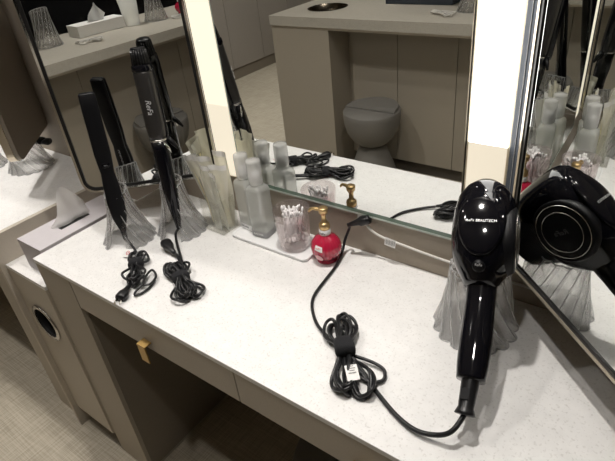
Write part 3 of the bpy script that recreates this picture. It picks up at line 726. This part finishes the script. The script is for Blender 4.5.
# acrylic holder with sachets
hl = empty('acrylic_holder', (-.4985, -.085, 0), -.02, 'clear acrylic box holding wrapped sachets beside the curling iron', 'holder')
X0, X1, Y0, Y1, HH = -.034, .034, -.028, .028, .092
b = MB(); b.box(X0, X1, Y0, Y0 + .0022, .003, HH, .0005); b.build('wall_panel', M['acrylic'], hl)
b = MB(); b.box(X0, X1, Y1 - .0022, Y1, .003, HH, .0005); b.build('wall_panel', M['acrylic'], hl)
b = MB(); b.box(X0, X0 + .0022, Y0 + .0023, Y1 - .0023, .003, HH, .0005); b.build('wall_panel', M['acrylic'], hl)
b = MB(); b.box(X1 - .0022, X1, Y0 + .0023, Y1 - .0023, .003, HH, .0005); b.build('wall_panel', M['acrylic'], hl)
b = MB(); b.box(X0, X1, Y0, Y1, .0004, .0029, .0005); b.build('base', M['acrylic'], hl)
def sachet(k, x, y, rz, lean_x, lean_y, w, h, label, m_, ins=True):
    t = empty('wrapped_sachet', (hl.location.x + x, hl.location.y + y, .005), rz, label, 'sachet', 'wrapped sachets in the acrylic holder')
    t.rotation_euler = (lean_y, lean_x, rz)
    rnd = random.Random(k * 7 + 1); b = MB(); nu, nv = 9, 15; ph = rnd.random() * 6
    fr = []; bk_ = []
    for j in range(nv):
        v_ = j / (nv - 1)
        for i in range(nu):
            u_ = i / (nu - 1) - .5
            puff = .0035 * max(0, math.cos(u_ * PI)) * (math.sin(min(1, v_ * 1.05) * PI) ** .6 if 0 < v_ < 1 else 0)
            cx = u_ * w * (.80 + .2 * v_) + .003 * math.sin(v_ * 5 + ph); cy = .0022 * math.sin(u_ * 9 + v_ * 6 + ph) + .006 * math.sin(v_ * 2.4 + ph)
            z = v_ * h + (0.010 * u_ * math.sin(ph) if j == nv - 1 else 0)
            fr.append(Vector((cx, cy - puff - .0004, z))); bk_.append(Vector((cx, cy + puff + .0004, z)))
    fs = [(j * nu + i, j * nu + i + 1, (j + 1) * nu + i + 1, (j + 1) * nu + i) for j in range(nv - 1) for i in range(nu - 1)]
    b.add(fr, fs, True); b.add(bk_, [f[::-1] for f in fs], True); b.build('wrapper', m_, t)
    b = MB(); hi_ = fr[-2 * nu:]; b.add([p + Vector((0, -.0006, .0002)) for p in hi_], [(i, i + 1, nu + i + 1, nu + i) for i in range(nu - 1)], True); b.build('sealed_edge', M['paper'], t)
    if ins:
        b = MB(); b.box(-w * .26, w * .26, -.0008, .0008, .010, h * .80, .0006); b.build('insert', M['insert'], t)
for k, a in enumerate([
    (-.020, .012, .15, -.20, .05, .050, .196, 'cream wrapped sachet leaning furthest left at the back of the acrylic holder', 'sachet', 1),
    (-.012, -.008, -.25, -.24, -.02, .048, .190, 'clear wrapped sachet leaning left at the front of the acrylic holder', 'sachet2', 1),
    (.000, .010, .3, -.08, .10, .054, .200, 'cream wrapped sachet upright at the back middle of the acrylic holder', 'sachet', 0),
    (.004, -.012, -.1, -.05, .04, .048, .176, 'clear wrapped sachet at the front middle of the acrylic holder', 'sachet2', 0),
    (.014, .004, .5, .05, .06, .044, .182, 'cream wrapped sachet on the bottle side of the acrylic holder', 'sachet', 1),
    (.018, -.010, -.4, .06, .0, .040, .165, 'shorter clear wrapped sachet nearest the bottles in the holder', 'sachet2', 0),
    (.008, .018, .0, -.02, -.08, .050, .196, 'tallest cream wrapped sachet nearest the light strip', 'sachet', 0)]):
    sachet(k, a[0], a[1], a[2], a[3], a[4], a[5], a[6], a[7], M[a[8]], a[9])

# ------------------------------------------------------------------ white cable along the wall
b = MB(); b.tube(cr([(-.112, -.006, .100), (-.108, -.013, .092), (-.098, -.017, .080), (-.080, -.015, .068), (-.055, -.012, .060), (-.02, -.010, .056), (.03, -.008, .050), (.09, -.007, .046), (.16, -.007, .044), (.26, -.006, .042)], 8), .0027, 10)
wc = empty('power_cable', (0, 0, 0), 0, 'thin white power cable running along the wall under the mirror', 'cable')
b.build('cable', M['wcable'], wc)
b = MB(); b.box(-.130, -.108, -.012, -.001, .078, .103, .002); b.build('connector', M['wcable'], wc)
b = MB(); b.add([Vector((-.058, -.0165, .069)), Vector((-.032, -.0165, .066)), Vector((-.034, -.018, .047)), Vector((-.060, -.018, .049)), Vector((-.058, -.0160, .069)), Vector((-.032, -.0160, .066)), Vector((-.034, -.0175, .047)), Vector((-.060, -.0175, .049))], [(0, 1, 2, 3), (7, 6, 5, 4)])
tg = b.build('barcode_tag', M['paper'], wc)
b = MB()
for k in range(11):
    x = -.0565 + k * .0021; w_ = (.0005, .0009, .0006)[k % 3]
    b.add([Vector((x, -.0172, .064)), Vector((x + w_, -.0172, .064)), Vector((x + w_ - .001, -.0182, .052)), Vector((x - .001, -.0182, .052))], [(0, 1, 2, 3)])
b.build('bars', M['ink'], tg)

# ------------------------------------------------------------------ stools
def stool(loc_, rz, label):
    t = empty('stool', loc_, rz, label, 'stool', 'hourglass stools at the counters')
    b = MB(); b.lathe([(.155, 0), (.157, .01), (.128, .10), (.095, .19), (.078, .235), (.074, .245)], 48); b.build('base', M['stool'], t)
    b = MB(); b.lathe([(.066, .246), (.086, .256), (.118, .285), (.145, .330), (.158, .380), (.162, .420), (.162, .446), (.158, .453)], 48); b.build('seat', M['stool'], t)
    b = MB(); R = .156; vs = []; n = 40
    arc = [(R * math.cos(a_), R * math.sin(a_)) for a_ in [PI * i / n for i in range(n + 1)]]
    lo = [Vector((x, y - .03 * (1 - abs(y) / R), .4535)) for x, y in arc]; hi = [Vector((x * .985, y * .985 - .03 * (1 - abs(y) / R), .470 if y > .02 else .462)) for x, y in arc]
    b.loft([lo, hi], smooth=False); b.build('seat_pad', M['stool'], t)
    return t
stool((-1.05, -1.62, FLOOR), PI, 'grey hourglass stool seen in the large wall mirror')
stool((.36, -1.66, FLOOR), PI, 'grey hourglass stool seen faintly in the left side mirror')
stool((.03, -.27, FLOOR), 0, 'grey hourglass stool tucked under the near counter')

# ------------------------------------------------------------------ opposite counter
OY = -1.600; OZ = .14
oc = empty('island_counter', (-1.72, -2.0, FLOOR), 0, 'greige island counter with gold edge line, seen in the mirrors', 'counter')
def op(name, m_, *boxes, bev=0, par=None):
    b = MB()
    for q in boxes: b.box(*q, bev)
    return loc(b, oc).build(name, m_, par or oc)
HX, HY, HR = -1.47, -1.86, .115
b = MB(); nn2 = 64
def sqr(z):
    out = []
    for i in range(nn2):
        c_, s_ = math.cos(2 * PI * i / nn2), math.sin(2 * PI * i / nn2)
        k = min((-.9 - HX) / c_ if c_ > 1e-6 else 9, (-1.705 - HX) / c_ if c_ < -1e-6 else 9, (OY - HY) / s_ if s_ > 1e-6 else 9, (-2.42 - HY) / s_ if s_ < -1e-6 else 9); out.append(Vector((HX + c_ * k, HY + s_ * k, z)))
    for cx, cy in ((-.9, OY), (-1.705, OY), (-.9, -2.42), (-1.705, -2.42)):
        j = min(range(nn2), key=lambda q: (math.atan2(out[q].y - HY, out[q].x - HX) - math.atan2(cy - HY, cx - HX)) ** 2); out[j] = Vector((cx, cy, z))
    return out
cir = lambda z, r_=HR: [Vector((HX + r_ * math.cos(2 * PI * i / nn2), HY + r_ * math.sin(2 * PI * i / nn2), z)) for i in range(nn2)]
b.loft([cir(OZ), sqr(OZ), sqr(OZ - .052), cir(OZ - .052), cir(OZ)], caps=False, smooth=False)
b.box(-.9, 1.95, -2.42, OY, OZ - .052, OZ)
loc(b, oc).build('worktop', M['quartz2'], oc)
b = MB(); b.loft([cir(OZ + .002, HR + .004), cir(OZ + .002, HR - .004), cir(OZ - .10, HR - .006)], caps=False)
b.add(cir(OZ - .10, HR - .006), [tuple(range(nn2))]); loc(b, oc).build('bin_chute', M['chute'], oc)
op('gold_trim', M['champ'], (-1.70, 1.95, -2.41, OY - .004, OZ - .064, OZ - .0525))
op('end_cabinet', M['lam'], (-1.70, -1.30, -2.40, OY - .006, FLOOR + .0, OZ - .0645))
op('knee_panel', M['lam'], (-1.2985, -.985, -2.40, -1.80, FLOOR + .08, OZ - .0645))
op('knee_panel', M['lam'], (-.981, -.640, -2.40, -1.80, FLOOR + .08, OZ - .0645))
op('knee_panel', M['lam'], (-.636, .02, -2.40, -1.80, FLOOR + .08, OZ - .0645))
op('knee_panel', M['lam'], (.024, .70, -2.40, -1.80, FLOOR + .08, OZ - .0645))
op('knee_panel', M['lam'], (.704, 1.93, -2.40, -1.80, FLOOR + .08, OZ - .0645))
op('plinth', M['plinth'], (-1.2985, 1.93, -2.38, -1.83, FLOOR, FLOOR + .079))
b = MB(); b.box(-.62, 1.95, -2.42, -2.27, OZ + .0005, OZ + .55)  # splash plus island mirror; what the mirror reflects is put in as black
pn = tag(b.build('splash_mirror_panel', M['dark_reflection']), 'black splash and mirror with painted dark reflection behind the tissue box on the island', 'panel')
b = MB(); b.box(-1.16, -.76, -2.12, -1.99, OZ + .0005, OZ + .075, .003)
tb = empty('storage_box', (0, 0, 0), 0, 'dark grey box on the island counter seen at top of the wall mirror', 'box')
b.build('box', M['slate'], tb)
b = MB(); b.box(-1.162, -.758, -2.122, -1.988, OZ + .0755, OZ + .088, .002); b.build('lid', M['slate'], tb)
tissue_box((.36, -2.06, OZ + .0005), .03, .31, .125, .062, 'white tissue box on the island counter seen in left side mirror', M['paper'])
b = MB(); b.lathe([(.042, .0005), (.044, .002), (.056, .15), (.054, .15), (.042, .006), (.01, .005)], 36)
o = b.build('tumbler', M['cap']); o.location = (.55, -1.985, OZ); tag(o, 'frosted white tumbler beside the tissue box on the island counter', 'tumbler')
for k, (dx, dy, rz) in enumerate(((-.012, 0, .2), (.012, .004, -.3), (0, -.010, .8))):
    t = MB(); t.box(-.026, .026, -.001, .001, .008, .215, .0008); o = t.build('paper_sachet', M['sachet']); o.location = (.55 + dx, -1.985 + dy, OZ); o.rotation_euler = (.06, (-.14, .12, .02)[k], rz)
    tag(o, 'white paper sachet standing in the frosted tumbler on the island', 'sachet', 'sachets in the island tumbler')
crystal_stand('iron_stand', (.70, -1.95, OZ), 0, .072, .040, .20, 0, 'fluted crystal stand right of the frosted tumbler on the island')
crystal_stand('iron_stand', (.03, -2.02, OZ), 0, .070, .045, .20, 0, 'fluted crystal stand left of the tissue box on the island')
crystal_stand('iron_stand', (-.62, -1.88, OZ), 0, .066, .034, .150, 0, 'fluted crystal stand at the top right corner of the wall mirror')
dispenser((.90, -1.95, OZ), .4, 'small red dispenser at the far end of the island counter', False)
for (x, y, a_, sd, lb) in ((.17, -1.83, .2, 31, 'pale looped cable lying before the tissue box on the island'), (.80, -1.80, .8, 37, 'pale looped cable lying beside the red dispenser on the island'), (-.72, -1.76, .3, 41, 'pale looped cable seen at top right of the wall mirror')):
    b = MB(); b.tube(cr(bundle_path((x, y, OZ), a_, .15, .06, 4, sd, .004, .016, .003), 6), .0032, 8)
    tag(b.build('looped_cable', M['wcable']), lb, 'cable')

# ------------------------------------------------------------------ things on the neighbouring counter
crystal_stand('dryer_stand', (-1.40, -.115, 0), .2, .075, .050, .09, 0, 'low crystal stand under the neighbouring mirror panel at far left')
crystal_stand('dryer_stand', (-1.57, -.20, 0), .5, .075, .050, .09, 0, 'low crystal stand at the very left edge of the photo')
ni = empty('hair_iron', (-1.37, -.07, .055), 0, 'black iron tip lying over the low crystal stand at far left', 'hair iron')
b = MB(); b.loft([sring(Vector((-.10 + .12 * f, -.055 + .065 * f, .045 - .018 * f)), Vector((-.48, .87, 0)), Vector((0, 0, 1)), w_, w_ * .55, 3, 20) for f, w_ in ((0, .014), (.05, .018), (.9, .018), (1, .014))])
b.build('body', M['satin'], ni)
b = MB(); b.loft([sring(Vector((.012 + .02 * f, .0055 + .011 * f, .027 - .003 * f)), Vector((-.48, .87, 0)), Vector((0, 0, 1)), .016, .009, 3, 20) for f in (0, 1)]); b.build('tip', M['rubber'], ni)

# ------------------------------------------------------------------ lamps in the ceiling
def downlight(x, y, power, size=.07, col=(1, .955, .90), spread=1.9, fix=True):
    t = empty('downlight', (x, y, 1.72), 0, None, None)
    b = MB(); b.lathe([(.030, -.001), (.048, -.001), (.050, -.006), (.046, -.008), (.034, -.008)], 32); b.build('trim_ring', M['white'], t)
    b = MB(); b.lathe([(.0335, -.003), (.0335, -.0055)], 32); b.build('lamp_face', M['lampface'], t)
    tag(t, 'recessed ceiling downlight over the salon, %s' % fix, 'ceiling light', 'ceiling downlights')
    l = bpy.data.lights.new('downlight_beam', 'SPOT'); l.energy = power; l.shadow_soft_size = size / 2; l.color = col; l.spot_size = spread; l.spot_blend = .6
    o = bpy.data.objects.new('downlight_beam', l); COL.objects.link(o); o.location = (0, 0, -.012); o.parent = t
LAMPS = [(-.12, -.20, 80, 1.9, 'above the near counter'), (.20, -.85, 34, 1.7, 'above the viewer'), (-1.45, -.30, 74, 1.9, 'above the neighbouring counter'),
         (-.80, -.62, 40, 1.7, 'over the front edge of the near counter'), (-2.2, -.62, 50, 1.5, 'over the aisle far left'), (-2.6, -3.3, 130, 1.6, 'near the closets'), (-2.5, -2.3, 90, 1.25, 'between island and closets'), (.30, -2.15, 75, 1.25, 'above the island'), (-1.25, -2.05, 60, 1.3, 'above the island bin'), (1.3, -2.1, 50, 1.25, 'above the island far end')]
for x, y, p, sp, lb in LAMPS: downlight(x, y, p, spread=sp, fix=lb)

# ------------------------------------------------------------------ world and view
w = bpy.data.worlds.new('world'); S.world = w; w.use_nodes = True
w.node_tree.nodes['Background'].inputs[0].default_value = (1.0, .93, .83, 1); w.node_tree.nodes['Background'].inputs[1].default_value = .16
S.view_settings.view_transform = 'Standard'; S.view_settings.look = 'None'; S.view_settings.gamma = 1; S.view_settings.exposure = 0.0
S.view_settings.use_curve_mapping = False
c = S.cycles
c.max_bounces = 14; c.diffuse_bounces = 4; c.glossy_bounces = 8; c.transmission_bounces = 10; c.transparent_max_bounces = 24
c.caustics_reflective = False; c.caustics_refractive = False; c.sample_clamp_indirect = 6; c.use_denoising = True
